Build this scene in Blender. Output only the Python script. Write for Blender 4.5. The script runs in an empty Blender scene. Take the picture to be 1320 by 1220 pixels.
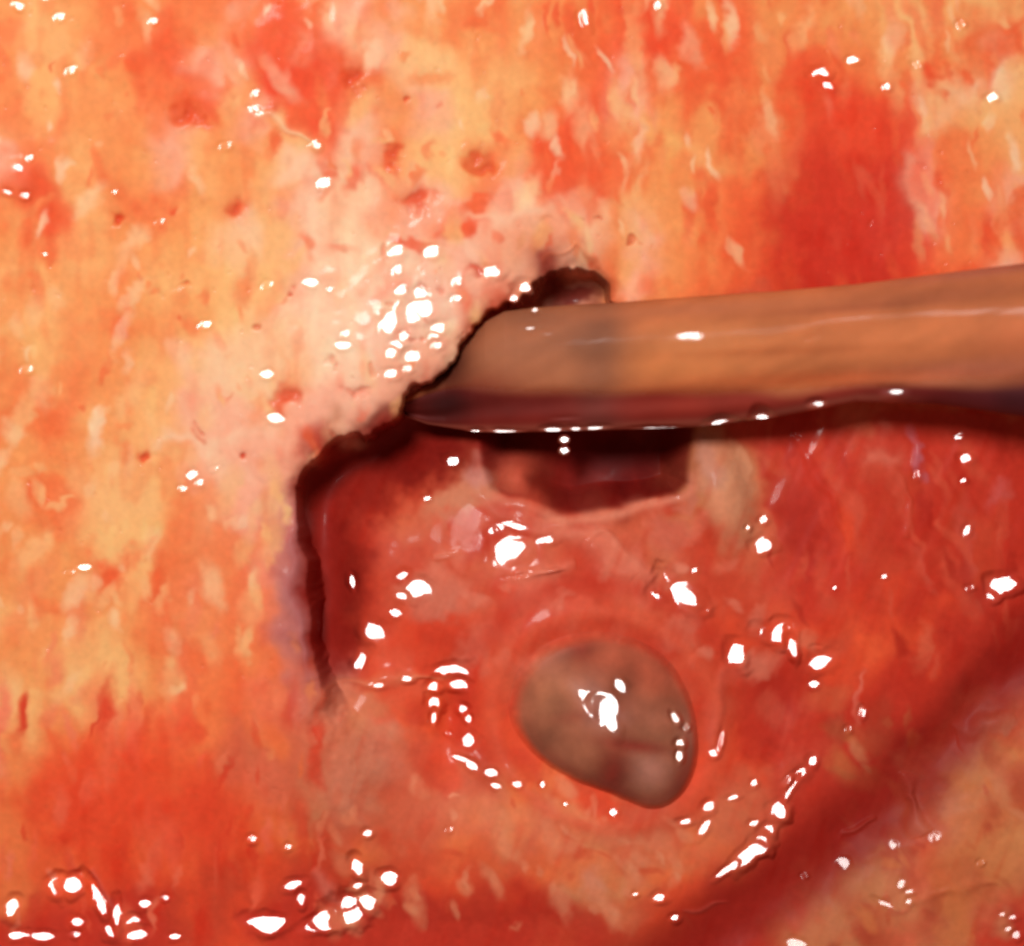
import bpy, math
import numpy as np
from mathutils import Vector
PI = math.pi
sc = bpy.context.scene
C = sc.collection

# ---------------------------------------------------------------- camera, light, exposure
# 1 unit = 100 photo pixels; x right, y up, z towards the microscope
def WX(px): return (px - 660.0) / 100.0
def WY(py): return (610.0 - py) / 100.0
CAM = np.array([0.0, 0.0, 55.0])
cd = bpy.data.cameras.new('camera'); cam = bpy.data.objects.new('camera', cd); C.objects.link(cam)
cam.location = CAM; cd.sensor_width = 36; cd.lens = 36 * 55.0 / 13.2; cd.clip_end = 200; cd.clip_start = 0.5
cd.dof.use_dof = True; cd.dof.focus_distance = 58.4; cd.dof.aperture_fstop = 0.21
sc.camera = cam
sc.view_settings.view_transform = 'Standard'; sc.view_settings.look = 'None'
sc.view_settings.exposure = 0.0; sc.view_settings.gamma = 1.0
w = bpy.data.worlds.new('World'); sc.world = w; w.use_nodes = True
w.node_tree.nodes['Background'].inputs[0].default_value = (1.0, 0.60, 0.48, 1)
w.node_tree.nodes['Background'].inputs[1].default_value = 0.19
LDIR = Vector((-0.21, 0.33, 1.0)).normalized()
LAMP = np.array(LDIR) * 45.0
ld = bpy.data.lights.new('operating_lamp', 'AREA'); ld.shape = 'DISK'; ld.size = 10.5
ld.energy = 17900; ld.color = (1.0, 0.965, 0.93)
lo = bpy.data.objects.new('operating_lamp', ld); C.objects.link(lo)
lo.location = LAMP; lo.rotation_euler = (-LDIR).to_track_quat('-Z', 'Y').to_euler()

# ---------------------------------------------------------------- field grid (photo pixel units)
RNG = np.random.RandomState(7)
ST = 1.35
X0, X1, Y0, Y1 = -270, 1590, -270, 1490
gx = np.arange(X0, X1, ST); gy = np.arange(Y0, Y1, ST)
NX, NY = len(gx), len(gy)
PX, PY = np.meshgrid(gx, gy)
PX = PX.astype(np.float64); PY = PY.astype(np.float64)
KX = np.fft.rfftfreq(NX, ST)[None, :]; KY = np.fft.fftfreq(NY, ST)[:, None]
def blur(a, sx, sy=None, ang=0.0):
    sy = sx if sy is None else sy
    c, s = math.cos(ang), math.sin(ang)
    kx = KX * c + KY * s; ky = -KX * s + KY * c
    return np.fft.irfft2(np.fft.rfft2(a) * np.exp(-2 * PI * PI * ((kx * sx) ** 2 + (ky * sy) ** 2)), s=(NY, NX))
def noise(sx, sy=None, ang=0.0):
    n = blur(RNG.standard_normal((NY, NX)), sx, sy, ang)
    return n / n.std()
def sstep(a, b, x):
    t = np.clip((x - a) / (b - a), 0, 1); return t * t * (3 - 2 * t)
def gs(cx, cy, rx, ry, ang=0.0, X=None, Y=None):
    X = PX if X is None else X; Y = PY if Y is None else Y
    a = math.radians(ang); c, s = math.cos(a), math.sin(a)
    dx = X - cx; dy = Y - cy
    return ((dx * c + dy * s) / rx) ** 2 + ((-dx * s + dy * c) / ry) ** 2   # squared normalised radius
def sdpoly(pts, X, Y):                                          # signed distance, + inside
    d = np.full(X.shape, 1e9); ins = np.zeros(X.shape, bool)
    n = len(pts)
    for i in range(n):
        x0, y0 = pts[i]; x1, y1 = pts[(i + 1) % n]
        ex, ey = x1 - x0, y1 - y0
        t = np.clip(((X - x0) * ex + (Y - y0) * ey) / (ex * ex + ey * ey + 1e-9), 0, 1)
        d = np.minimum(d, (X - x0 - t * ex) ** 2 + (Y - y0 - t * ey) ** 2)
        if y0 != y1:
            c = ((y0 <= Y) != (y1 <= Y)) & (X < ex * (Y - y0) / (y1 - y0) + x0)
            ins ^= c
    return np.where(ins, np.sqrt(d), -np.sqrt(d))
def dline(pts, X, Y):                                           # distance to a polyline and position along it
    d = np.full(X.shape, 1e9); tt = np.zeros(X.shape); n = len(pts) - 1
    for i in range(n):
        x0, y0 = pts[i]; x1, y1 = pts[i + 1]; ex, ey = x1 - x0, y1 - y0
        t = np.clip(((X - x0) * ex + (Y - y0) * ey) / (ex * ex + ey * ey + 1e-9), 0, 1)
        q = (X - x0 - t * ex) ** 2 + (Y - y0 - t * ey) ** 2
        m = q < d; d = np.where(m, q, d); tt = np.where(m, (i + t) / n, tt)
    return np.sqrt(d), tt
def lin(c):
    c = np.array(c, float) / 255.0
    return np.where(c <= 0.04045, c / 12.92, ((c + 0.055) / 1.055) ** 2.4)

n4, n8, n16, n30, n60, n120 = noise(3), noise(7), noise(14), noise(28), noise(55), noise(120)
nb8, nb16, nb30 = noise(6), noise(13), noise(26)
vs = noise(4, 22); vs2 = noise(7, 40); hs = noise(18, 5, -0.35)
fib = noise(3, 26, 0.35); fib2 = noise(5, 34, 0.45)

# ---------------------------------------------------------------- tissue colours, with shade painted into recesses and under the probe
PAL = dict(Y=(244,174,110), y=(245,186,120), P=(249,204,168), p=(246,174,142), O=(241,150,88), o=(240,124,72),
           R=(239,100,58), r=(232,80,48), B=(200,58,42), d=(146,32,26), k=(112,22,20), m=(212,100,70), n=(202,70,46),
           M=(196,54,38), F=(200,120,80), g=(196,118,108), q=(226,120,96), t=(214,140,96))
CM = """
OyOoOoooRRopOOooOoOoRROROoOOYyOyY
oyOooROpROpopyOOYOoRRRRROoOoOYooR
OYYOoRpORrRopYyYYOoRpORROrRRoOoPy
oYOOooROpRROOpyyOoRRpOOORRrrRRPYY
OoOOOpYOOyRPoyyYORRRYYOOOorBBrOYY
pRYoOoYOYPPpoyYoYRRRooYOOorBBpoOY
RRYOoOOoyYppRppopoRoOOoRRBBBBpoop
ORYOOoYPYpPPopoPPPpOYOORorBBBroRO
YOYOOOYyyyPPPppppppOpOooRBBBBrRrp
OYOOOYYyypPPppppmddmOOoRrBBBBrRrp
YYOoOYOyPPPPPPpmmmmmmmmmmmmmmmmmm
OYoOOYOPPOPPpppmmmmmmmmmmmmmmmmmm
OYoOYYyPyRppppddddddddmmmmmmmmmmm
oooOYYppppppkkddddddddmBBBMMMMMMM
OoOYyPPPppBddBmdBddddtFBMMMMqMMMM
OOoyyOppppddBnmgBdkdddtFmBMMnMMMM
OooYyOOppgBBnmmmBdBmmntFmBBrMnMMM
OOOyyooooqdBnnnmmmnmntnnmBBrnMMnM
OOOoYooopgBnnnmnqqnnqnnnnBBBMnMnM
YoOOYoooogBBnmnmrnnnmmnnnrBBrrMnB
OOYYOoOoogBnnrrrmnnnnnnrnrrrRRrBB
OOYYOooooggnrrrrmnnnnnnrBBrnrMBBd
YYYOoooRompmmrrrnnnnnnnnBBnrMMBdd
YOoRRRomommtrRRRrrnnnnnnBBnMMBdFm
ORRRRoRmmmFtFnrrRrnnnnrrrBBBBddFF
oRrRRRRmmmmFmmmmoorrnnrmmBBBBdFFF
oRrrRrroommmmmmmtmmtmmmmmBBBdFmFF
oRRrRRrroonommoomooommoonBBddFBFt
orrrrrnnrnnnnrrnrrttoorBBBBdFmnFF
BBBBBnnrnBBBnBBBBnnnmrrBBBFFFmFmB
BBBBBBBBBBBBBBBBBBBBnrBBBFFFmmFBB
""".strip().split('\n')
CMW = 33
rows = [(r + r[-1] * CMW)[:CMW] for r in CM]
cm = np.array([[lin(PAL[ch]) for ch in r] for r in rows])
def sample_map(m, X, Y, sp=40.0, off=20.0):
    h, w_ = m.shape[:2]
    u = np.clip((X - off) / sp, 0, w_ - 1.001); v = np.clip((Y - off) / sp, 0, h - 1.001)
    i = u.astype(int); j = v.astype(int); fu = u - i; fv = v - j
    fu = (fu * fu * (3 - 2 * fu))[..., None]; fv = (fv * fv * (3 - 2 * fv))[..., None]
    return (m[j, i] * (1 - fu) + m[j, i + 1] * fu) * (1 - fv) + (m[j + 1, i] * (1 - fu) + m[j + 1, i + 1] * fu) * fv
# reflect beyond the frame so the tissue goes on naturally
RXf = np.where(PX < 0, -PX, np.where(PX > 1320, 2640 - PX, PX)); RYf = np.where(PY < 0, -PY, np.where(PY > 1220, 2440 - PY, PY))
WPX = RXf + 10 * n30 + 6 * n16 + 3 * n8; WPY = RYf + 16 * nb30 + 12 * nb16 + 8 * nb8
COL = sample_map(cm, WPX, WPY)
COL = np.clip(np.stack([0.5 * COL[..., i] + 0.5 * blur(COL[..., i], 12, 18) for i in range(3)], -1), 0.002, 1)
# soft-edged marks of the tissue and of painted shade in its recesses: (x, y, rx, ry, angle, colour, amount)
MARKS = [
 (386,80,62,52,20,(235,82,48),.9),(365,105,34,28,0,(233,74,44),.9),(415,158,22,14,30,(233,78,48),.7),(395,62,26,20,40,(244,160,120),.9),
 (212,78,26,40,10,(236,98,56),.6),(245,145,16,28,-30,(236,92,52),.8),(157,272,9,9,0,(232,84,44),.9),(300,268,14,7,30,(232,96,56),.8),
 (45,250,34,34,0,(234,88,52),.8),(70,285,26,20,30,(236,96,56),.7),(200,285,30,30,0,(240,122,72),.6),(400,318,10,22,-10,(238,112,68),.7),
 (456,98,20,10,15,(234,86,48),.9),(445,140,12,40,0,(240,120,80),.5),(505,200,9,32,15,(236,104,62),.85),(488,228,16,16,0,(236,104,64),.6),
 (532,256,20,13,0,(236,92,52),.85),(618,212,26,12,5,(239,120,66),.9),(618,262,26,11,-40,(236,98,54),.9),(598,300,34,11,-20,(235,90,50),.95),
 (528,318,34,8,8,(230,96,60),.9),(522,138,8,6,0,(234,100,60),.7),(640,178,24,7,10,(240,116,66),.8),(716,190,28,24,0,(235,90,50),.6),
 (730,232,60,20,10,(235,86,50),.6),(614,348,14,6,-35,(222,90,62),.8),(835,165,10,26,-10,(244,172,104),.8),(816,115,8,18,-20,(245,160,110),.8),
 (860,190,14,50,0,(244,166,96),.6),(852,45,30,36,0,(234,74,44),.7),(545,85,40,34,0,(246,190,130),.8),(470,60,30,30,0,(246,176,130),.6),
 (505,178,16,10,0,(242,140,86),.6),(700,300,80,30,-20,(243,158,120),.8),(762,330,26,8,50,(216,96,58),.9),(740,285,8,3,20,(206,120,84),.7),
 (768,289,6,4,60,(190,84,52),.7),(807,313,7,5,20,(206,96,58),.8),(697,288,9,4,5,(214,130,90),.6),(672,312,9,8,0,(226,150,104),.6),
 (1100,190,60,60,0,(224,72,46),.8),(1085,260,66,80,0,(198,56,40),.75),(1010,300,30,50,0,(208,58,42),.6),(1100,330,50,40,0,(192,50,40),.6),
 (914,270,14,50,-4,(232,84,48),.8),(938,130,18,80,-16,(233,84,48),.6),(985,60,14,60,-20,(238,130,80),.5),(1000,150,12,30,-14,(240,140,90),.7),
 (985,170,12,24,0,(242,146,96),.7),(1195,225,12,44,4,(240,132,104),.85),(1215,130,26,40,20,(245,176,124),.7),(1270,60,30,28,0,(236,104,60),.6),
 (1300,55,18,34,0,(236,96,54),.7),(1230,190,16,30,-30,(238,116,66),.6),(1272,300,12,26,0,(228,80,48),.8),(1318,255,8,14,0,(190,70,44),.8),
 (1240,215,20,24,0,(240,128,76),.5),(1175,28,40,14,0,(246,186,124),.7),(1200,95,12,16,30,(234,90,50),.7),(1320,285,20,26,0,(236,140,110),.7),
 (368,512,14,17,0,(232,84,48),.95),(371,478,7,22,0,(238,118,72),.9),(325,588,8,8,0,(216,84,58),.85),(335,524,10,30,10,(240,140,90),.6),
 (192,590,9,11,0,(234,96,54),.85),(333,417,5,5,0,(228,112,72),.7),(232,370,5,4,0,(226,104,64),.6),(375,376,4,3,0,(218,96,68),.6),
 (80,470,14,40,10,(239,122,68),.85),(55,540,24,30,10,(238,112,62),.85),(150,425,20,14,0,(238,112,64),.7),(193,420,12,20,0,(238,120,66),.6),
 (260,560,10,6,0,(228,120,86),.6),(150,630,40,40,0,(245,184,120),.7),(55,635,34,20,-20,(238,112,62),.7),(85,655,20,14,0,(238,112,62),.7),
 (75,648,12,5,0,(244,176,116),.8),(138,735,24,24,0,(236,92,50),.95),(165,715,16,14,0,(238,108,62),.7),(60,780,24,14,-20,(239,116,66),.6),
 (165,680,50,20,0,(245,182,112),.5),(270,690,40,80,0,(240,138,90),.5),(250,800,44,60,0,(240,136,92),.4),(330,760,30,70,0,(240,118,82),.5),
 (240,850,16,40,0,(238,112,72),.6),(140,990,70,34,-8,(234,82,48),.8),(110,1040,60,34,0,(228,72,44),.8),(240,940,16,18,0,(232,80,46),.8),
 (225,920,24,60,0,(236,100,66),.5),(250,1060,40,34,0,(226,76,46),.7),(285,1040,26,30,0,(220,76,46),.6),(340,900,34,40,0,(240,118,84),.6),
 (335,1010,34,34,-20,(230,116,84),.6),(420,960,40,60,-10,(224,120,86),.6),(405,1040,20,40,0,(210,130,90),.7),(440,1010,50,50,0,(214,128,96),.6),
 (250,300,44,44,0,(244,170,100),.5),(305,320,30,34,0,(246,190,140),.7),(60,130,20,50,0,(245,180,112),.7),(80,60,16,60,0,(245,180,116),.6),
 (240,400,60,50,0,(244,176,108),.4),(440,260,24,60,5,(247,196,150),.6),(460,215,16,40,10,(247,190,150),.7),(340,440,60,40,0,(247,190,140),.5),
 # cavity lining
 (600,640,54,24,-25,(206,124,92),.9),(615,615,18,22,-30,(206,128,110),.9),(530,680,40,22,0,(206,104,72),.6),(512,682,12,12,0,(210,96,64),.8),
 (560,770,46,28,0,(210,112,88),.8),(700,800,90,16,-3,(226,104,78),.6),(650,800,24,40,0,(204,66,44),.6),(660,630,26,40,10,(196,78,58),.9),
 (702,640,10,36,-8,(186,84,66),.7),(860,690,24,26,0,(208,108,86),.7),(800,735,40,20,30,(220,110,86),.6),(690,670,40,8,20,(224,120,92),.7),
 (935,630,30,62,-12,(204,134,98),.95),(915,590,20,30,0,(196,126,100),.8),(940,700,20,40,0,(212,96,66),.6),(890,640,8,30,0,(206,120,100),.6),
 (768,845,122,24,6,(222,104,74),.5),(1000,900,46,50,0,(176,44,32),.8),(985,960,26,30,0,(180,48,34),.6),(1075,900,30,16,0,(206,96,62),.6),
 (1040,830,20,12,0,(220,110,80),.8),(770,860,200,110,0,(214,82,56),.25),(600,920,34,60,0,(206,62,42),.7),(660,980,50,26,25,(214,66,42),.8),
 (640,1060,90,24,12,(224,128,88),.5),(740,1060,60,20,14,(228,138,94),.8),(810,1080,50,16,10,(228,138,100),.7),(765,1150,22,14,20,(222,142,110),.9),
 (790,1180,40,16,30,(222,120,80),.7),(590,1120,120,26,0,(214,86,54),.6),(560,1180,140,22,0,(184,52,38),.7),(700,1170,70,20,20,(190,50,36),.6),
 (755,1110,14,12,0,(212,80,48),.8),(905,1120,60,22,-20,(220,96,58),.6),(860,1110,60,20,0,(224,120,80),.6),(940,1060,50,24,-30,(214,116,80),.6),
 (490,970,26,50,-8,(220,130,104),.6),(470,910,36,14,0,(214,122,84),.7),(540,930,20,24,0,(206,66,44),.8),(455,1010,30,60,0,(208,120,96),.5),
 (424,760,36,130,0,(152,36,28),.95),(440,640,46,40,0,(132,28,22),.8),(500,585,110,34,-22,(146,32,26),.9),(465,700,20,90,0,(180,56,40),.5),(600,570,60,20,0,(140,30,24),.6),  # dark red deepened with shade painted along left wall and under ridge
 (560,845,60,30,0,(206,66,44),.6),
 (370,770,22,120,-4,(194,116,110),.65),(376,680,18,50,0,(206,124,116),.5),
 # right flank
 (1187,590,9,34,-6,(196,104,112),.85),(1060,620,50,22,20,(202,58,42),.6),(1030,680,34,60,-20,(172,42,32),.7),(1160,640,9,40,-16,(206,78,56),.8),
 (1110,670,7,44,-6,(204,80,58),.5),(1195,730,7,34,-24,(214,90,70),.8),(1250,700,12,60,0,(204,84,68),.6),(1290,640,16,20,0,(206,96,88),.6),
 (1160,820,70,20,20,(220,72,46),.7),(1195,830,12,30,10,(224,104,74),.7),(1117,900,6,36,4,(220,110,88),.8),(1090,770,70,40,0,(208,60,42),.5),
 (1270,770,20,20,0,(200,84,64),.7),
 # tissue in the lower right corner
 (1255,985,44,24,-20,(200,128,80),.8),(1240,1010,26,20,0,(206,126,76),.8),(1295,940,30,8,-25,(206,132,104),.7),(1186,1030,9,50,-8,(196,112,90),.8),
 (1200,1060,8,26,-40,(206,118,90),.7),(1215,1020,14,30,0,(150,66,46),.5),(1290,1100,50,60,0,(214,128,74),.6),(1240,1120,50,30,0,(208,118,72),.6),
 (1115,1150,50,50,0,(188,118,80),.6),(1150,1180,60,30,0,(196,120,78),.6),(1130,1080,14,30,30,(180,92,74),.7),(1280,1060,60,20,-20,(206,112,72),.5),
 (1180,1100,14,60,20,(168,50,36),.5),(1150,1110,10,50,0,(176,54,40),.5),(1225,1160,26,14,0,(180,60,42),.6),(1310,1195,20,22,0,(170,60,46),.6),
]
def paint(col, X, Y, marks, wx=None, wy=None):
    for (cx, cy, rx, ry, ang, c, am) in marks:
        r = max(rx, ry) * 1.9 + 20
        iy0, iy1 = int((cy - r - Y0) / ST), int((cy + r - Y0) / ST); ix0, ix1 = int((cx - r - X0) / ST), int((cx + r - X0) / ST)
        s = (slice(max(iy0, 0), max(iy1, 0)), slice(max(ix0, 0), max(ix1, 0)))
        q = np.sqrt(gs(cx, cy, rx, ry, ang, wx[s], wy[s]))
        k = (am * (1 - sstep(0.35, 1.5, q)))[..., None]
        col[s] = col[s] * (1 - k) + lin(c) * k
MX = PX + 3.5 * n8 + 1.6 * n4 + 5 * n16 * 0.8; MY = PY + 3.5 * nb8 + 1.6 * n4 + 5 * nb16 * 0.8
paint(COL, PX, PY, MARKS, MX, MY)

def rand_marks(n, box, cols, smin, smax, asp, ang0, dang, seed):
    r = np.random.RandomState(seed); out = []
    for i in range(n):
        a = smin + (smax - smin) * r.rand() ** 2
        c = cols[r.randint(len(cols))]
        out.append((box[0] + r.rand() * (box[2] - box[0]), box[1] + r.rand() * (box[3] - box[1]), a, a * (asp[0] + r.rand() * (asp[1] - asp[0])), ang0 + r.randn() * dang, c, 0.3 + 0.5 * r.rand()))
    return out
REDS = [(236,96,54),(238,112,64),(232,88,50),(240,124,74)]; PALES = [(248,196,146),(246,184,124),(248,204,164)]
# ---------------------------------------------------------------- the shape of the field
EDGE = [(383,640),(386,612),(400,592),(424,573),(438,558),(452,557),(468,562),(492,551),(513,538),(520,524),(521,508),(530,497),(552,491),(574,478),
        (592,452),(610,420),(636,396),(664,386),(684,366),(710,352),(742,345),(768,350),(784,366),(790,388),(806,404),(960,392),(1130,384),(1700,372)]
CAV = EDGE + [(1700,1700),(360,1700),(372,1220),(392,1100),(402,980),(404,890),(398,820),(392,720)]
sd = sdpoly(CAV, PX + 1.2 * n8 + 0.8 * n4 + (4 * n16 + 4 * n30) * sstep(620, 680, PY), PY + 1.6 * nb8 + 0.8 * n4)      # + inside the cavity
ew = 5 + 9 * sstep(640, 720, PY) + 110 * sstep(860, 1000, PY) + 40 * sstep(900, 980, PX) * (1 - sstep(380, 460, PY) * 0.7)
M_bone = 1 - sstep(-0.15, 1.0, sd / ew)
COLB = COL.copy(); MX2 = PX + 1.6 * n8 + 3 * n16 + 1.2 * n4; MY2 = PY + 1.6 * nb8 + 3 * nb16 + 1.2 * n4
paint(COLB, PX, PY, rand_marks(140, (-60,-60,700,600), REDS + [(241,140,84)], 3, 13, (1.2, 3.2), 8, 28, 3) + rand_marks(170, (-60,-60,760,700), PALES, 4, 15, (1.3, 3.4), 6, 24, 4)
      + rand_marks(150, (700,-60,1380,380), REDS, 4, 12, (2, 5), -6, 12, 5) + rand_marks(110, (700,-60,1380,330), PALES + [(242,140,92)], 4, 12, (2, 5), -8, 12, 6)
      + rand_marks(60, (-60,700,400,1000), REDS[1:2] + [(240,132,92),(241,142,90)], 5, 16, (1.5, 4), 4, 16, 7) + rand_marks(60, (-60,600,380,900), PALES[:2], 5, 16, (1.2, 3), 4, 16, 8)
      + rand_marks(90, (-60,900,420,1200), [(222,66,40),(240,104,74),(214,58,38),(243,128,96)], 4, 12, (2, 6), 4, 10, 9), MX2, MY2)
COL = COL * (1 - M_bone[..., None]) + COLB * M_bone[..., None]
paint(COL, PX, PY, rand_marks(90, (420,1010,900,1200), [(228,136,98),(214,84,54),(232,146,108)], 4, 13, (1.2, 3), -20, 30, 10) + rand_marks(60, (980,540,1330,860), [(214,84,60),(176,42,30),(206,64,46)], 4, 12, (2, 5), -14, 14, 11)
      + rand_marks(90, (1080,930,1340,1230), [(208,118,70),(176,70,48),(212,132,92),(190,86,56)], 5, 20, (1.1, 2.6), -35, 30, 13)
      + rand_marks(70, (560,640,1000,860), [(222,118,92),(200,66,46),(226,130,104),(208,90,66)], 5, 20, (1.2, 2.6), 60, 40, 12), MX2, MY2)
paint(COL, PX, PY, [(738,372,50,20,0,(112,30,24),.95)], MX2, MY2)  # shade painted into the pocket above the probe
# the red pools and the pale rim again over the streaks
paint(COL, PX, PY, [(1090,250,76,110,0,(216,64,44),.85),(1085,320,104,70,0,(208,58,42),.85),(1105,160,62,46,0,(236,82,52),.85),(150,1010,120,70,0,(238,80,48),.6),(255,1060,100,70,0,(232,74,46),.55),(520,400,90,50,-35,(252,204,180),.5),(440,520,60,30,-30,(249,184,156),.5),(470,300,40,70,20,(250,204,162),.5),(150,640,60,60,0,(246,184,122),.5),(330,470,70,50,0,(248,196,146),.5),(60,440,50,60,0,(245,180,112),.4),(1190,230,14,50,4,(243,140,110),.6),(386,80,56,44,20,(236,84,50),.6)], MX, MY)
# bone: gentle swells, grain, pores
bone = -0.025 * ((PX - 660) / 100 * 0.55 + (PY - 610) / 100) + 0.012 * n120 + 0.007 * n60 + 0.0045 * n30 + 0.0026 * n16 + 0.0012 * n8 + 0.0002 * n4
bone += 0.005 * np.maximum(0, -(PX - 660) / 100 * 0.6 - (PY - 610) / 100 * 0.8 - 2) ** 2
bone += 0.0012 * vs2 * (1 - sstep(100, 420, PY)) + 0.0006 * vs
bone += 0.12 * np.exp(-gs(490, 470, 190, 110, -38)) + 0.04 * np.exp(-gs(620, 310, 150, 80, -20))
bone -= 0.16 * np.exp(-gs(1085, 270, 120, 140)) + 0.10 * np.exp(-gs(1060, 400, 200, 60))
bone -= 0.40 * sstep(900, 1230, PY) ** 1.4
bone -= 0.10 * np.exp(-np.maximum(-sd, 0) / 9.0) * (1 - sstep(820, 900, PY))
bone -= 0.22 * np.exp(-gs(735, 352, 60, 34, 6))
bone += 0.05 * np.exp(-gs(27, 234, 22, 24) ** 2)
rough = np.exp(-gs(540, 420, 80, 85));  bone += 0.006 * rough * n8 + 0.0012 * rough * n4
# floor
fl = -0.66 - 0.02 * (PY - 800) / 100 + 0.015 * n60 + 0.008 * n30 + 0.0036 * n16 + 0.0013 * n8 + 0.0002 * n4
fl += -0.50 * np.exp(-gs(412, 760, 46, 125) ** 1.5) + 0.05 * np.exp(-((np.sqrt(gs(783, 932, 124, 112, 28)) - 1.22) / 0.14) ** 2) - 0.75 * np.exp(-gs(480, 585, 130, 62, -24))
fl += 0.22 * np.exp(-gs(650, 760, 190, 120)) + 0.20 * np.exp(-gs(800, 945, 190, 170))
fl += 0.26 * np.exp(-gs(620, 1100, 300, 110, 6)) + 0.22 * np.exp(-gs(440, 1000, 70, 120))
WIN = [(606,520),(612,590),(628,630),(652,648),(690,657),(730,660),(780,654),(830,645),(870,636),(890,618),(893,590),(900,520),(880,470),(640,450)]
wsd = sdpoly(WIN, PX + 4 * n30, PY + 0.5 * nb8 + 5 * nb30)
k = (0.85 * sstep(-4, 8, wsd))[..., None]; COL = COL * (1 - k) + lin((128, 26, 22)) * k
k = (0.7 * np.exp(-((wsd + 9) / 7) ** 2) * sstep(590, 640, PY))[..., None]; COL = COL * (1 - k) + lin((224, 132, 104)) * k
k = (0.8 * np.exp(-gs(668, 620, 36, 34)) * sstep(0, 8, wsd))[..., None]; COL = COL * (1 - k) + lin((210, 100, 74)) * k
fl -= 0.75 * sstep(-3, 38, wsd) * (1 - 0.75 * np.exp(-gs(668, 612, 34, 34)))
fl += 0.04 * np.exp(-(wsd + 12) ** 2 / 120.0) * (1 + 0.6 * n30)                                   # pale lip of the opening
fl -= 0.6 * np.exp(-gs(600, 490, 90, 46, -25)) + 0.6 * np.exp(-gs(735, 380, 90, 50))
fl += 0.26 * np.exp(-gs(935, 640, 34, 66, -12) ** 1.5) + 0.15 * np.exp(-gs(1150, 700, 140, 150))
CH = [(1420,760),(1325,838),(1240,925),(1165,1010),(1090,1075),(1000,1145),(880,1230),(760,1330)]
dch, tch = dline(CH, PX - 10 + 5 * n30, PY - 8 + 5 * nb30); dch = blur(dch, 6)
fl -= 0.16 * np.exp(-(dch / 60.0) ** 2)
FAT = [(1420,820),(1330,880),(1262,918),(1212,975),(1176,1005),(1168,1060),(1100,1085),(1050,1140),(985,1165),(950,1240),(900,1500),(1600,1500),(1600,820)]
fsd = sdpoly(FAT, PX + 8 * n30, PY + 8 * nb30); fsd = blur(fsd, 10)
fl += 0.12 * sstep(-20, 110, fsd)
fl += 0.0035 * fib2 * sstep(900, 1010, PX) * (1 - sstep(760, 1000, PY)) + 0.0015 * hs * sstep(0, 40, fsd) + 0.006 * n30 * sstep(0, 40, fsd)
fl -= 0.14 * np.exp(-gs(1000, 905, 50, 56))
fl -= 0.22 * np.exp(-gs(578, 925, 24, 38))
RIDGES = [  # (points, half width px, height, colour or None, amount)
 ([(668,676),(705,684),(742,690),(775,694),(806,722),(828,742),(846,745)], 11, 0.085, (226,128,102), .75),
 ([(600,622),(622,650),(650,668),(700,676)], 9, 0.025, (216,118,94), .6),
 ([(668,748),(700,738),(745,730)], 8, 0.06, (228,124,98), .8),
 ([(760,700),(800,735),(820,748)], 9, 0.04, (224,124,98), .5),
 ([(556,720),(572,719),(592,712)], 3, 0.02, (232,130,104), .8),
 ([(408,892),(450,884),(490,884),(540,874),(575,872)], 7, 0.09, (226,128,92), .7),
 ([(388,650),(380,700),(376,760),(384,820),(396,876)], 12, 0.10, (190,122,122), .75),
 ([(1088,1085),(1120,1070),(1134,1066)], 5, 0.05, (196,104,84), .7),
 ([(1178,1005),(1176,1035),(1190,1060),(1204,1075)], 7, 0.09, (204,120,96), .8),
 ([(1250,958),(1285,940),(1320,925)], 7, 0.05, (208,132,100), .6),
 ([(1145,1160),(1158,1176),(1180,1178)], 4, 0.03, (200,80,60), .5),
 ([(928,1128),(960,1112),(985,1090),(1008,1050),(1030,1005),(1056,980)], 10, 0.05, (206,84,60), .6),
 ([(560,880),(556,905),(560,935),(585,975),(632,1002),(670,1014)], 9, 0.04, None, 0),
 ([(935,850),(930,900),(918,960),(925,985)], 7, 0.04, (212,100,80), .6),
 ([(880,1185),(910,1176),(940,1170)], 3, 0.03, (214,110,90), .7),
 ([(330,143),(355,147),(385,170),(410,190)], 4, 0.03, (247,196,150), .8),
 ([(118,1115),(128,1150),(142,1190)], 5, 0.05, (214,96,84), .7),
 ([(400,1130),(420,1150),(440,1180)], 7, 0.06, (220,120,100), .6),
 ([(1020,560),(1080,640),(1100,720)], 6, 0.03, None, 0),
 ([(1150,600),(1175,650),(1180,690)], 5, 0.03, (206,84,62), .5),
 ([(1186,560),(1190,612)], 7, 0.04, None, 0),
 ([(1180,1170),(1230,1150),(1290,1140)], 8, 0.04, None, 0),
 ([(700,345),(735,312),(770,330),(786,362)], 4, 0.03, (238,140,98), .5),
]
rid = np.zeros_like(fl)
for pts, hw, hh, c, am in RIDGES:
    xs = [p[0] for p in pts]; ys = [p[1] for p in pts]; r = hw * 4 + 12
    s = (slice(int((min(ys) - r - Y0) / ST), int((max(ys) + r - Y0) / ST)), slice(int((min(xs) - r - X0) / ST), int((max(xs) + r - X0) / ST)))
    d, t = dline(pts, PX[s] + 1.5 * n8[s] + 4 * n16[s], PY[s] + 1.5 * nb8[s] + 4 * nb16[s])
    tp = np.sin(np.clip(t, 0, 1) * PI) ** 0.4
    hw = hw * 1.3; hh = hh * 0.55
    ww = hw * (0.8 + 0.25 * n16[s])
    e = np.exp(-(d / np.maximum(ww, 2)) ** 2) * tp
    rid[s] += hh * e
    if c is not None:
        k = (am * e)[..., None]; COL[s] = COL[s] * (1 - k) + lin(c) * k
Z = fl * (1 - M_bone) + bone * M_bone + rid
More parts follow.
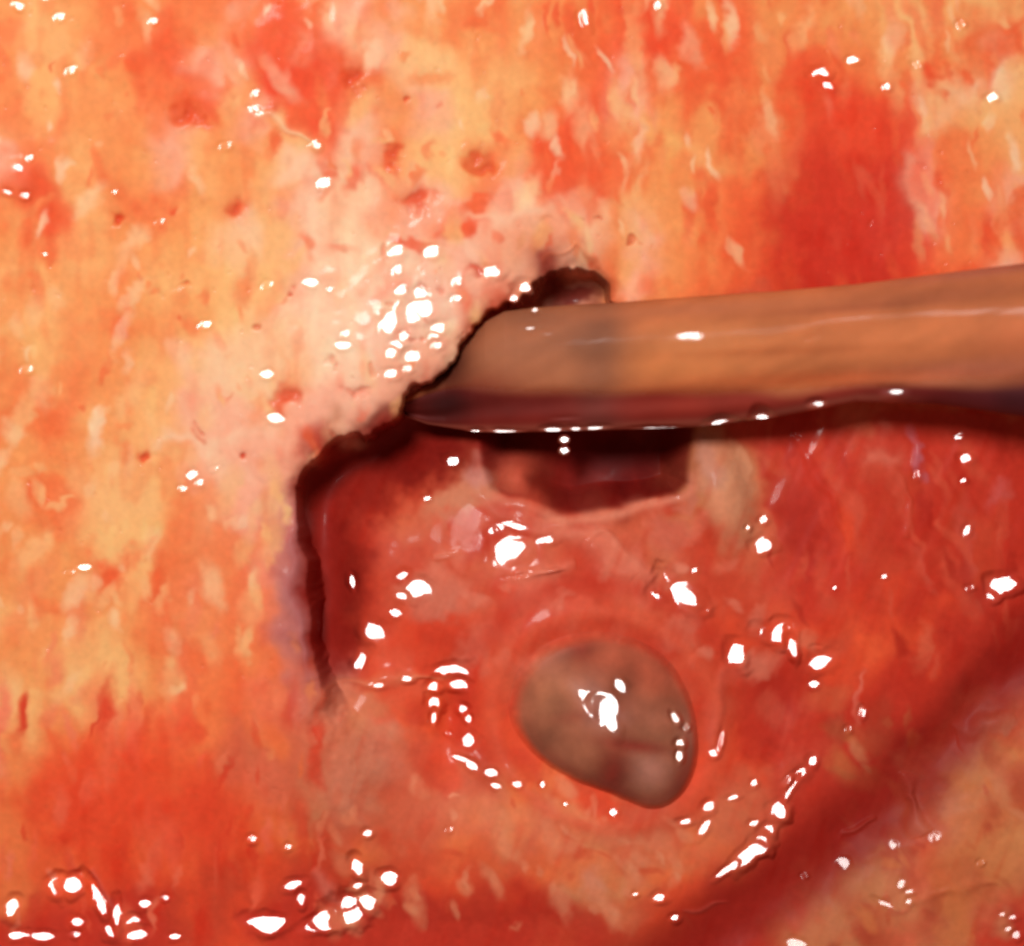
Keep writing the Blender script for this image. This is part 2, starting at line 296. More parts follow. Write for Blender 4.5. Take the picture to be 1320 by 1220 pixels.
# blood-filled pores are small pits in the bone: (x, y, r)
PITS = [(157,272,9),(300,268,10),(368,512,15),(325,588,8),(192,590,9),(333,417,5),(532,256,16),(505,200,12),(456,98,14),(614,348,9),(500,393,5),
        (556,404,4),(480,470,5),(462,497,8),(455,505,7),(375,376,4),(232,370,5),(522,138,6),(807,313,5),(768,289,4),(618,212,16),(245,145,16),(540,372,7),
        (565,372,5),(546,440,5),(533,436,4),(420,466,5),(430,470,4),(260,547,5),(493,330,6),(430,560,6)]
for (x, y, r) in PITS:
    q = gs(x, y, r, r * 0.8, 20, MX, MY); Z -= 0.05 * np.exp(-q) * min(1, r / 8)
    k = (0.45 * np.exp(-q))[..., None]; COL = COL * (1 - k) + lin((206, 74, 50)) * k
pn = noise(2.4); pk = sstep(2.3, 3.0, pn) * M_bone * (0.25 + 1.2 * rough)              # fine pores
Z -= 0.02 * pk
COL = COL * (1 - 0.5 * pk[..., None]) + lin((200, 90, 60)) * 0.5 * pk[..., None]
# marbled membranes over the lining of the opening
film = sstep(0.1, 1.6, 0.7 * n30 + 0.5 * nb16 + 0.25 * fib) * np.exp(-gs(760, 860, 330, 300) ** 2) * (1 - M_bone)
COL = COL * (1 - 0.38 * film[..., None]) + lin((216, 112, 84)) * 0.38 * film[..., None]
dk = sstep(0.3, 1.8, 0.7 * nb30 + 0.5 * n16) * np.exp(-gs(780, 860, 340, 300) ** 2) * (1 - M_bone)
COL = COL * (1 - 0.45 * dk[..., None]) + lin((188, 52, 36)) * 0.45 * dk[..., None]
qr = np.sqrt(gs(783, 932, 124, 112, 28)); 
k = (0.6 * np.exp(-((qr - 1.24) / 0.10) ** 2) * (1 - M_bone))[..., None]; COL = COL * (1 - k) + lin((220, 92, 64)) * k
k = (0.55 * np.exp(-((qr - 1.55) / 0.14) ** 2) * (1 - sstep(960, 1010, PY)))[..., None]; COL = COL * (1 - k) + lin((200, 58, 40)) * k
k = (0.88 * np.exp(-(dch / 54.0) ** 4))[..., None]; COL = COL * (1 - k) + lin((146, 32, 25)) * k
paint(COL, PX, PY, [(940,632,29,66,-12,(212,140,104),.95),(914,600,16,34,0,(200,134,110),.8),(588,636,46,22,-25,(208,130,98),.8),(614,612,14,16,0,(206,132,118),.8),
 (562,772,44,26,0,(212,116,92),.6),(955,600,6,34,-8,(224,150,112),.6),(930,660,8,30,-6,(220,140,104),.5),(1000,640,14,60,-18,(176,44,32),.6),(800,595,84,36,-4,(100,20,18),.9),(735,625,50,24,0,(130,34,28),.6),(424,745,46,150,0,(146,34,26),.85),(520,598,120,34,-14,(128,28,22),.85),(470,640,40,40,0,(156,40,30),.6)], MX, MY)  # dark patches paint shade into the hole, left recess and below the ridge
# grain in the tissue colour: blood creeping along the grain, paler specks
g1 = 0.45 * vs + 0.40 * vs2 + 0.42 * n16 + 0.45 * n8 + 0.2 * noise(5, 12, 0.5); g2 = 0.6 * fib + 0.5 * n16 + 0.3 * n8
gg = np.where(M_bone > 0.5, g1, g2)
k = (0.42 * sstep(0.2, 2.0, gg))[..., None]; COL = COL * (1 - k) + COL * np.array([0.96, 0.52, 0.46]) * k
k = (0.34 * sstep(0.3, 2.0, -gg))[..., None]; COL = COL * (1 - k) + np.minimum(COL * np.array([1.08, 1.35, 1.4]), 0.9) * k
nf = noise(1.8); COL *= (1 + 0.015 * nf + 0.015 * n4)[..., None]
COL = np.clip(COL, 0.003, 0.92)
Z0 = Z.copy()
WET = np.clip(0.09 + 0.03 * n16 + 0.45 * rough * sstep(-4, -14, sd) * 0.6 + 0.22 * sstep(1090, 1180, PY) * sstep(960, 860, PX), 0.03, 1)

# ---------------------------------------------------------------- wet facets that catch the lamp (real relief)
WET *= 1 - 0.9 * np.exp(-(np.maximum(0, np.abs(fsd - 45) - 70) / 20.0) ** 2)
WET *= 1 - 0.85 * np.exp(-gs(430, 740, 60, 150) ** 2)
WET *= 1 - 0.8 * sstep(-4, 6, wsd)
HL = """75 1 9 4 0;27 13 6 4 40;81 27 5 4 30;94 95 6 5 0 .8;200 32 4 3;182 145 4 4 0 .7;330 124 4 4;330 143 6 3 20;292 190 6 4 0 .8;408 189 6 4 20;419 237 8 6;
207 288 5 4 0 .8;346 369 5 4 0 .8;402 366 6 5;425 375 3 3;303 31 4 4 0 .6;752 28 6 10 -25 .8;847 9 4 4;767 219 4 3 0 .7;512 325 8 6;556 327 8 6;635 351 10 6 5;
677 371 9 8 20;663 386 6 5;666 399 4 3;512 351 5 4;590 366 5 4;589 386 5 4;518 376 6 5;541 378 7 6;513 395 5 5;543 403 15 9;530 412 7 5;503 418 9 11 20;565 425 8 6;
559 436 5 4;563 446 6 4;522 434 6 5;512 447 8 5;505 457 6 6;534 461 9 6 15;525 477 6 4;505 483 8 6;443 447 7 4;445 432 4 3;355 540 7 5 10;582 594 8 6 15;549 643 4 3;
1059 96 9 7;1068 111 9 4 35;1099 78 7 4;1142 113 5 4;1105 27 4 3 0 .7;1112 37 4 3 0 .7;1183 85 6 3 30 .8;1165 53 5 3 40 .7;1238 33 5 4 0 .8;1280 126 7 5 0 .9;1220 232 5 4 0 .6;1237 270 5 4 0 .6;
265 420 6 4;345 484 6 5;248 614 6 6;257 623 5 4;235 631 5 4;276 605 5 3 -30 .8;110 732 7 4;90 738 5 3 0 .8;57 771 4 3 0 .7;311 505 5 4 0 .7;35 478 5 4 0 .8;
640 690 9 8;657 708 17 13;664 680 12 4 20;706 698 10 5;522 748 9 7 40;537 762 12 11;516 770 6 4;508 793 6 5;451 753 4 8 -10;567 720 8 2 -10 .7;855 764 13 9;884 768 24 12 40;988 671 6 5;979 707 8 6;990 704 9 8;967 681 3 3;898 737 4 3;1252 591 7 5;1248 620 4 3;1242 563 4 3;1253 685 5 7 20;1145 745 4 3;1288 766 7 10 30;1303 755 14 9;1257 760 5 3 0 .7;
10 1174 8 13 20;70 1148 9 11;91 1146 11 9;125 1166 6 26 -24;142 1204 10 10;147 1183 5 15;184 1170 7 6;210 1162 4 4;95 1194 7 6;92 1210 6 4;51 1213 12 6;169 1196 8 7;174 1211 12 7;222 1213 7 4;
338 1194 20 9;345 1200 14 8;377 1146 10 6 -20;386 1165 5 9 -10;408 1198 17 8 -10;432 1184 13 15;418 1192 12 8;324 1084 5 5;370 1095 4 4;478 817 12 11 30;462 856 7 13 30;487 887 7 4;524 879 6 4;
581 869 19 8 -3;590 886 11 6;558 890 7 8;559 910 8 8;558 930 4 7;596 919 6 5;603 930 5 5;602 958 8 7;577 950 4 3 0 .7;592 982 7 3 15;607 991 7 5 20;633 1000 6 5;639 1017 6 4 20;667 1015 6 4;
792 1051 6 4;473 1078 5 4;459 1123 6 11 -20;501 1137 9 9;460 1148 6 5;453 1184 14 14;446 1170 9 9;472 1170 9 11 -30;578 1074 4 3 0 .7;821 1159 4 3;852 1164 8 6;873 1191 5 4;
979 813 6 6;993 818 10 8;1012 820 12 11;1026 838 5 12 -15;954 846 9 14 -20;1058 841 6 5;1063 857 13 9 -30;1055 886 6 5;923 975 6 5;917 1045 7 6;887 1064 7 4;911 1073 5 9 30;949 1033 7 3 -10;
976 1014 4 4;976 1067 6 4;1053 987 6 6;1036 1002 10 6 -35;1020 1029 3 18 30;1009 1052 9 10;995 1076 7 7;985 1093 9 10;966 1111 18 8 -42;937 1130 13 4 -35;1094 1119 6 5;1168 1147 4 5;
1178 1156 5 3;1177 1169 4 4;1147 1172 11 3 25;1212 1086 4 4 0 .8;1117 924 4 6 0 .8;1099 944 4 4 0 .6;1159 1095 3 3;1313 1190 6 4;1308 1205 5 4;1300 1186 4 3;1318 1212 5 5;1042 1137 4 3 0 .6;
690 740 20 2 -8 .7;24 217 6 4;41 207 4 3;12 250 6 3 15;36 255 5 4;1018 1012 4 8 40 .7;932 958 3 10 10 .7;1187 612 4 5 0 .7;1270 1118 4 3 0 .5;150 250 3 3;60 330 3 3;700 1015 3 3;730 1040 4 2;1080 760 3 3;640 20 3 3 0 .6;1030 1225 9 5;15 1212 8 5"""
def parse_hl(s):
    out = []
    for it in s.replace('\n', '').split(';'):
        v = [float(a) for a in it.split()]
        out.append((v[0], v[1], v[2], v[3] if len(v) > 3 else v[2], v[4] if len(v) > 4 else 0.0, v[5] if len(v) > 5 else 1.0))
    return out
def half_slope(wx, wy, wz):
    p = np.array([wx, wy, wz]); a = LAMP - p; a /= np.linalg.norm(a); b = CAM - p; b /= np.linalg.norm(b)
    h = a + b; return -h[0] / h[2], -h[1] / h[2]
def facet(Zs, X, Y, zc, cx, cy, rx, ry, ang, am, jit):
    """blend the relief to a small tilted wet facet; X, Y in photo px"""
    sx, sy = half_slope(WX(cx), WY(cy), zc)
    q = np.sqrt(gs(cx, cy, rx, ry, ang, X, Y)) * (1 + 0.09 * jit)
    k = 1 - sstep(0.85, 2.3, q)
    off = (1 - am) * 0.30
    plane = zc + (sx + off) * (X - cx) / 100 - sy * (Y - cy) / 100 - 0.00024 * math.sqrt(rx * ry) * q * q
    return Zs * (1 - k) + plane * k
for (cx, cy, rx, ry, ang, am) in parse_hl(HL):
    r = max(rx, ry) * 2.9 + 4
    a0, a1 = int((cy - r - Y0) / ST), int((cy + r - Y0) / ST) + 2; b0, b1 = int((cx - r - X0) / ST), int((cx + r - X0) / ST) + 2
    s = (slice(a0, a1), slice(b0, b1))
    if am <= 0.7 and M_bone[int((cy - Y0) / ST), int((cx - X0) / ST)] > 0.5: continue
    if rx * ry < 27 and M_bone[int((cy - Y0) / ST), int((cx - X0) / ST)] > 0.5: am *= 0.84
    zc = Z[int((cy - Y0) / ST), int((cx - X0) / ST)] + 0.003
    WET[s] = np.maximum(WET[s], am * (1 - sstep(1.5, 2.8, np.sqrt(gs(cx, cy, rx, ry, ang, PX[s], PY[s])))))
    Z[s] = facet(Z[s], PX[s], PY[s], zc, cx, cy, rx, ry, ang, am, n8[s] + 0.5 * n4[s])

# ---------------------------------------------------------------- materials
def tissue_mat(name, rough=0.42, coat=1.0, coat_rough=0.11, sss=0.12, spec=0.04, attr=True, base=None, metal=0.0, coat_ior=1.4, scale=0.06, wet=True):
    m = bpy.data.materials.new(name); m.use_nodes = True; nt = m.node_tree; b = nt.nodes['Principled BSDF']
    if attr:
        a = nt.nodes.new('ShaderNodeAttribute'); a.attribute_name = 'tissue_colour'
        src = a.outputs['Color']
    else:
        rgb = nt.nodes.new('ShaderNodeRGB'); rgb.outputs[0].default_value = (*lin(base), 1); src = rgb.outputs[0]
    tc = nt.nodes.new('ShaderNodeTexCoord'); ns = nt.nodes.new('ShaderNodeTexNoise'); ns.inputs['Scale'].default_value = 7; ns.inputs['Detail'].default_value = 6
    nt.links.new(tc.outputs['Object'], ns.inputs['Vector'])
    mx = nt.nodes.new('ShaderNodeMix'); mx.data_type = 'RGBA'; mx.blend_type = 'MULTIPLY'; mx.inputs[0].default_value = 1.0
    mr = nt.nodes.new('ShaderNodeMapRange'); mr.inputs[1].default_value = 0.3; mr.inputs[2].default_value = 0.7; mr.inputs[3].default_value = 0.97; mr.inputs[4].default_value = 1.03
    nt.links.new(ns.outputs['Fac'], mr.inputs[0]); nt.links.new(src, mx.inputs[6]); nt.links.new(mr.outputs[0], mx.inputs[7])
    nt.links.new(mx.outputs[2], b.inputs['Base Color'])
    b.inputs['Roughness'].default_value = rough; b.inputs['Specular IOR Level'].default_value = spec
    b.inputs['Coat Weight'].default_value = coat; b.inputs['Coat Roughness'].default_value = coat_rough; b.inputs['Coat IOR'].default_value = coat_ior
    b.inputs['Metallic'].default_value = metal
    if wet:
        wa = nt.nodes.new('ShaderNodeAttribute'); wa.attribute_name = 'wetness'
        mu = nt.nodes.new('ShaderNodeMath'); mu.operation = 'MULTIPLY'; mu.inputs[1].default_value = coat
        nt.links.new(wa.outputs['Fac'], mu.inputs[0]); nt.links.new(mu.outputs[0], b.inputs['Coat Weight'])
    if sss:
        b.inputs['Subsurface Weight'].default_value = sss; b.inputs['Subsurface Radius'].default_value = (1.0, 0.35, 0.2); b.inputs['Subsurface Scale'].default_value = scale
    return m
M_BONE = tissue_mat('wet_bone'); M_WET = tissue_mat('wet_mucosa', coat_rough=0.10); M_BLOOD = tissue_mat('blood', rough=0.3, coat_rough=0.05)
M_FAT = tissue_mat('fatty_tissue', coat=0.45, coat_rough=0.12); M_CHAN = tissue_mat('deep_blood', coat=0.6, coat_rough=0.2)

def tag(o, label, cat=None, group=None, kind=None):
    o['label'] = label
    if cat: o['category'] = cat
    if group: o['group'] = group
    if kind: o['kind'] = kind
    return o
def mesh_obj(name, V, F, mat, col=None, nrm=None, parent=None, smooth=True, wet=None):
    me = bpy.data.meshes.new(name)
    V = np.asarray(V, np.float32); F = np.asarray(F, np.int32)
    k = F.shape[1]
    me.vertices.add(len(V)); me.vertices.foreach_set('co', V.ravel())
    me.loops.add(F.size); me.loops.foreach_set('vertex_index', F.ravel())
    me.polygons.add(len(F)); me.polygons.foreach_set('loop_start', np.arange(0, F.size, k, dtype=np.int32))
    me.polygons.foreach_set('loop_total', np.full(len(F), k, np.int32))
    me.polygons.foreach_set('use_smooth', np.full(len(F), smooth, bool))
    me.update(calc_edges=True); me.validate()
    if col is not None:
        a = me.color_attributes.new('tissue_colour', 'FLOAT_COLOR', 'POINT')
        c4 = np.ones((len(V), 4), np.float32); c4[:, :3] = col; a.data.foreach_set('color', c4.ravel())
    if wet is not None:
        a = me.attributes.new('wetness', 'FLOAT', 'POINT'); a.data.foreach_set('value', wet.astype(np.float32))
    if nrm is not None: me.normals_split_custom_set_from_vertices(nrm.astype(np.float32))
    me.materials.append(mat)
    o = bpy.data.objects.new(name, me); C.objects.link(o)
    if parent is not None: o.parent = parent
    return o

# ---------------------------------------------------------------- split the relief into its tissues
def pick(g, lo_, hi_):
    inn = np.where((g >= lo_) & (g <= hi_))[0]; a = np.arange(0, inn[0], 5); b = np.arange(inn[-1] + 1, len(g), 5)
    return np.concatenate([a, inn, b])
ix = pick(gx, -12, 1332); iy = pick(gy, -12, 1232)
sub = np.ix_(iy, ix)
zx = PX[sub]; zy = PY[sub]; zz = Z[sub]; cc = COL[sub]
Nx, Ny = len(ix), len(iy)
wxs, wys = WX(zx), WY(zy)
dzx = np.gradient(zz, WX(gx[ix]), axis=1); dzy = np.gradient(zz, WY(gy[iy]), axis=0)
nn = np.stack([-dzx, -dzy, np.ones_like(zz)], -1); nn /= np.linalg.norm(nn, axis=-1, keepdims=True)
def reg(poly, j=1.0): return sdpoly(poly, zx + j * (3 * n8[sub] + 6 * n16[sub]), zy + j * (3 * nb8[sub] + 6 * nb16[sub]))
lab = np.full(zz.shape, 1)                                         # 1 cavity lining
sds = sd[sub]; ews = ew[sub]
lab[(zx > 965) & (sds > 0) | (reg([(960,500),(1700,440),(1700,700),(1320,840),(1150,1000),(1075,960),(1085,880),(1030,790),(1000,730),(985,640)]) > 0)] = 2   # red flank
lab[reg([(402,885),(560,875),(575,960),(640,1005),(790,1052),(900,1060),(985,1050),(1010,1060),(960,1115),(880,1160),(800,1230),(700,1500),(340,1500),(385,1100)]) > 0] = 3  # lower shelf
lab[dch[sub] < 52] = 4
lab[fsd[sub] > 0] = 5
lab[reg([(880,545),(930,540),(965,580),(985,640),(978,700),(935,705),(905,680),(885,640)], .5) > 0] = 6
lab[sds < ews * 0.75] = 0
lab[reg([(-300,1125),(120,1100),(330,1115),(480,1110),(640,1130),(800,1175),(900,1200),(860,1500),(-300,1500)]) > 0] = 8
lab[reg([(1085,110),(1190,95),(1210,150),(1180,230),(1175,330),(1240,375),(1180,440),(960,440),(985,360),(975,270),(1040,210)]) > 0] = 7
lab[reg([(383,640),(398,640),(396,720),(402,810),(412,884),(396,884),(372,800),(362,720),(368,650)], .3) > 0] = 9
ql = lab[:-1, :-1]
INFO = {0: ('bone', M_BONE, 'pale yellow to orange bone with ragged pink edge overhanging the dark opening', 'bone'),
        1: ('mucosa', M_WET, 'shiny salmon pink lining of the opening around the grey blister', 'mucosa'),
        2: ('muscle_tissue', M_WET, 'wet deep red tissue right of the opening under the metal probe', 'tissue'),
        3: ('tissue_shelf', M_WET, 'peach coloured fibrous shelf of tissue below the grey blister', 'tissue'),
        4: ('blood_channel', M_CHAN, 'dark red blood filled groove running diagonally to the lower right', 'blood'),
        5: ('fatty_tissue', M_FAT, 'lumpy tan fatty tissue filling the lower right corner', 'fat'),
        6: ('tissue_flap', M_WET, 'small tan upright flap of tissue just under the probe', 'tissue'),
        7: ('blood_pool', M_BLOOD, 'bright red pool of blood above the probe at upper right', 'blood'),
        8: ('blood_pool', M_BLOOD, 'dark red glistening blood collected along the bottom edge', 'blood'),
        9: ('membrane_strip', M_WET, 'thin greyish pink membrane strip along left wall of the opening', 'membrane')}
idg = np.arange(Ny * Nx).reshape(Ny, Nx)
for k_, (nm, mt, lb, ct) in INFO.items():
    jj, ii = np.where(ql == k_)
    if len(jj) == 0: continue
    q = np.stack([idg[jj, ii], idg[jj + 1, ii], idg[jj + 1, ii + 1], idg[jj, ii + 1]], 1)
    u, inv = np.unique(q, return_inverse=True); F = inv.reshape(q.shape)
    V = np.stack([wxs.ravel()[u], wys.ravel()[u], zz.ravel()[u]], 1)
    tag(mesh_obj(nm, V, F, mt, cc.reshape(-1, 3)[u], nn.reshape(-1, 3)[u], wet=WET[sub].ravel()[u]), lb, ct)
# what the tissues lie on
V = []; F = []
for z in (-4.0, -4.4):
    for (x, y) in ((-9.6, -9.0), (9.6, -9.0), (9.6, 9.0), (-9.6, 9.0)): V.append((x, y, z))
F = [(0, 1, 2, 3), (7, 6, 5, 4), (0, 4, 5, 1), (1, 5, 6, 2), (2, 6, 7, 3), (3, 7, 4, 0)]
tag(mesh_obj('ground', V, F, tissue_mat('deep_tissue', attr=False, wet=False, base=(110, 20, 18), sss=0), 0 or None and None, None, None, smooth=False) if False else
    mesh_obj('ground', V, F, tissue_mat('deep_tissue', attr=False, wet=False, base=(110, 20, 18), sss=0), smooth=False), 'deep red tissue lying under everything else', None, None, 'structure')

def fieldz(px, py, A=Z0):
    return A[int((py - Y0) / ST), int((px - X0) / ST)]

# ---------------------------------------------------------------- the blister
OUT = np.array([(655,915),(660,885),(672,858),(690,840),(713,826),(740,818),(770,815),(800,818),(828,827),(852,842),(872,862),(886,886),(896,912),(901,941),(903,967),(900,992),(892,1015),
       (878,1034),(858,1046),(838,1047),(815,1038),(790,1028),(762,1018),(732,1004),(706,990),(684,972),(667,950),(657,932)], float)
cx0, cy0 = 810, 958
NA, NR = 360, 150
an = np.arctan2(OUT[:, 1] - cy0, OUT[:, 0] - cx0); rd = np.hypot(OUT[:, 1] - cy0, OUT[:, 0] - cx0)
o_ = np.argsort(an); an, rd = an[o_], rd[o_]
th = np.linspace(-PI, PI, NA, endpoint=False)
rr = np.interp(th, np.concatenate([an - 2 * PI, an, an + 2 * PI]), np.tile(rd, 3))
kk = np.exp(-0.5 * (np.arange(-9, 10) / 4.0) ** 2); kk /= kk.sum()
rr = np.convolve(np.concatenate([rr[-9:], rr, rr[:9]]), kk, 'valid') * 1.015
sr = np.linspace(0, 1, NR + 1)[1:]
S, T = np.meshgrid(sr, th, indexing='ij')
VX = cx0 + S * rr[None, :] * np.cos(T); VY = cy0 + S * rr[None, :] * np.sin(T)
VX = np.concatenate([[cx0], VX.ravel()]); VY = np.concatenate([[cy0], VY.ravel()]); SS = np.concatenate([[0], S.ravel()])
zb = fieldz(cx0, cy0) - 0.05; ZB = blur(Z0, 16)
def nz(a, X, Y): return a[np.clip((Y - Y0) / ST, 0, NY - 1).astype(int), np.clip((X - X0) / ST, 0, NX - 1).astype(int)]
TT = np.concatenate([[0], T.ravel()])
VZ = nz(ZB, VX, VY) + 0.02 + 0.46 * (1 - SS ** 2.0) ** (1.12 - 0.2 * np.sin(TT - 0.4))
VZ += (0.035 * np.exp(-gs(838, 998, 32, 26, 20, VX, VY)) + 0.022 * np.exp(-gs(852, 925, 36, 24, 10, VX, VY))) * (1 - SS ** 3)
dcr, tcr = dline([(778,1020),(790,985),(812,962),(845,962),(872,975)], VX, VY)
VZ -= 0.022 * np.exp(-(dcr / 13) ** 2)
VZ += 0.004 * nz(n16, VX, VY) + 0.0006 * nz(n8, VX, VY)
VZ -= 0.045 * sstep(0.88, 1.0, SS)
vc = np.tile(lin((150, 92, 66)), (len(VX), 1))
def vp(cx, cy, rx, ry, ang, c, am):
    global vc
    k = (am * np.exp(-gs(cx, cy, rx, ry, ang, VX, VY)))[:, None]; vc = vc * (1 - k) + lin(c) * k
for a in [(715,895,46,54,20,(166,104,74),.8),(725,960,50,36,20,(166,100,74),.8),(775,850,60,30,0,(176,80,56),.6),(750,838,16,14,0,(146,48,36),.7),(840,870,60,40,30,(184,86,62),.7),
          (850,928,38,22,10,(174,106,82),.8),(838,995,32,26,10,(176,118,100),1.),(790,1000,22,44,10,(140,44,34),.9),(820,962,44,9,8,(144,46,36),.8),(885,1010,16,50,10,(150,62,48),.7),
          (780,915,40,30,0,(178,96,78),.6),(740,925,30,8,-10,(166,84,62),.5),(890,950,14,30,0,(196,130,110),.5)]: vp(*a)
k = (0.6 * np.exp(-((SS - 0.86) / 0.11) ** 2) * (0.6 + 0.4 * np.sin(TT)))[:, None]; vc = vc * (1 - k) + lin((138, 54, 42)) * k
mo = nz(n16, VX, VY) * 0.10 + nz(nb8, VX, VY) * 0.05 + nz(n30, VX, VY) * 0.06; vc = vc * (1 + mo)[:, None]
k = (1.0 * sstep(0.86 + 0.05 * np.sin(TT), 0.99, SS))[:, None]; vc = vc * (1 - k) + nz(COL, VX, VY) * k
vc *= (1 + 0.03 * nz(n8, VX, VY) + 0.02 * nz(nf, VX, VY))[:, None]
for (cx, cy, rx, ry, ang, am) in parse_hl('780 909 13 11 10;786 928 9 16 -12;800 884 6 8 -35;871 927 4 8 -35 .9;878 961 5 5;877 977 4 6;886 940 4 4 0 .7'):
    i0 = np.argmin((VX - cx) ** 2 + (VY - cy) ** 2)
    VZ = facet(VZ, VX, VY, VZ[i0] + 0.0, cx, cy, rx, ry, ang, am, nz(n8, VX, VY))
F = []
ids = 1 + np.arange(NR * NA).reshape(NR, NA); nx_ = np.roll(ids, -1, 1)
Fq = np.stack([ids[:-1], ids[1:], nx_[1:], nx_[:-1]], -1).reshape(-1, 4)[:, ::-1]
Ft = np.stack([np.zeros(NA, int), nx_[0], ids[0], ids[0]], -1)
Vb = np.stack([WX(VX), WY(VY), VZ], 1)
# hub triangles: start with a tiny ring so the mesh stays all quads
me_b = None
M_BL = tissue_mat('blister_membrane', wet=False, rough=0.35, coat_rough=0.045, sss=0.25, scale=0.2, spec=0.1)
cen = bpy.data.objects.new('blister', None); C.objects.link(cen); cen.location = (WX(cx0), WY(cy0), zb)
tag(cen, 'smooth translucent grey brown blister with lobed lower right corner', 'blister')
def quads_obj(name, V, Q, mat, col, parent=None, wet=None):
    """quads; degenerate hub quads become triangles"""
    V = np.asarray(V); loc = np.array(parent.location) if parent is not None else np.zeros(3)
    bad = (Q[:, 2] == Q[:, 3])
    me = bpy.data.meshes.new(name)
    faces = [tuple(int(i) for i in (f[:3] if b else f)) for f, b in zip(Q, bad)]
    me.from_pydata((V - loc).tolist(), [], faces); me.polygons.foreach_set('use_smooth', np.ones(len(faces), bool)); me.update()
    if col is not None:
        a = me.color_attributes.new('tissue_colour', 'FLOAT_COLOR', 'POINT')
        c4 = np.ones((len(V), 4), np.float32); c4[:, :3] = col; a.data.foreach_set('color', c4.ravel())
    if wet is not None:
        a = me.attributes.new('wetness', 'FLOAT', 'POINT'); a.data.foreach_set('value', wet.astype(np.float32))
    me.materials.append(mat)
    o = bpy.data.objects.new(name, me); C.objects.link(o)
    if parent is not None: o.parent = parent
    return o
Qall = np.concatenate([Ft, Fq])
cq = np.stack([VX[Qall].mean(1), VY[Qall].mean(1)], 1)
nod1 = gs(840, 998, 40, 35, 15, cq[:, 0], cq[:, 1]) < 1; nod2 = (gs(852, 926, 40, 24, 10, cq[:, 0], cq[:, 1]) < 1) & ~nod1
def cut(mask, name, lbl=None):
    q = Qall[mask]; u, inv = np.unique(q, return_inverse=True)
    o = quads_obj(name, Vb[u], inv.reshape(q.shape), M_BL, np.clip(vc[u], 0, 1), cen)
    nv = vnorm[u]; o.data.normals_split_custom_set_from_vertices(nv.astype(np.float32))
    if lbl: o['label'] = lbl
# vertex normals of the whole blister
fn = np.cross(Vb[Qall[:, 1]] - Vb[Qall[:, 0]], Vb[Qall[:, 2]] - Vb[Qall[:, 0]])
vnorm = np.zeros_like(Vb)
for j in range(4): np.add.at(vnorm, Qall[:, j], fn)
vnorm /= np.linalg.norm(vnorm, axis=1, keepdims=True) + 1e-12
if vnorm[0, 2] < 0:
    Qall = Qall[:, [0, 3, 2, 1]]; Qall[:NA] = Qall[:NA][:, [0, 2, 3, 3]] if False else np.stack([Ft[:, 0], Ft[:, 2], Ft[:, 1], Ft[:, 1]], 1); vnorm = -vnorm
cut(~(nod1 | nod2), 'membrane'); cut(nod1, 'nodule', 'pale grey lobe bulging at lower right'); cut(nod2, 'nodule', 'brownish pink lobe above the crease')

# ---------------------------------------------------------------- the probe
pr = bpy.data.objects.new('surgical_probe', None); C.objects.link(pr)
PXs = np.array([520,550,574,590,606,625,650,690,740,800,900,1000,1100,1200,1320,1500,1700], float)
TOP = np.array([512,494,480,456,436,414,401,396,393,390,383,377,369,357,343,322,298], float)
MID = np.array([520,508,502,499,499,500,502,505,507,508,508,504,499,494,490,484,478], float)
BOT = np.array([540,548,552,556,559,562,563,562,558,555,551,541,516,500,493,487,481], float)
ZC = np.array([-.62,-.54,-.46,-.40,-.33,-.28,-.22,-.14,-.05,.05,.22,.40,.58,.76,.98,1.3,1.7], float)
def facets_on(V, sel, spec, wet=None):
    for (cx, cy, rx, ry, ang, am) in parse_hl(spec):
        X = V[sel, 0] * 100 + 660; Y = 610 - V[sel, 1] * 100
        zc = V[sel[np.argmin((X - cx) ** 2 + (Y - cy) ** 2)], 2]
        if wet is not None: wet[sel] = np.maximum(wet[sel], am * (1 - sstep(1.3, 2.6, np.sqrt(gs(cx, cy, rx, ry, ang, X, Y)))))
        V[sel, 2] = facet(V[sel, 2], X, Y, zc, cx, cy, rx, ry, ang, am, nz(n8, X, Y))
def rebuilt(name, V, Q, mat, colf):
    px = V[:, 0] * 100 + 660; py = 610 - V[:, 1] * 100
    return quads_obj(name, V, Q, mat, colf(px, py), pr)
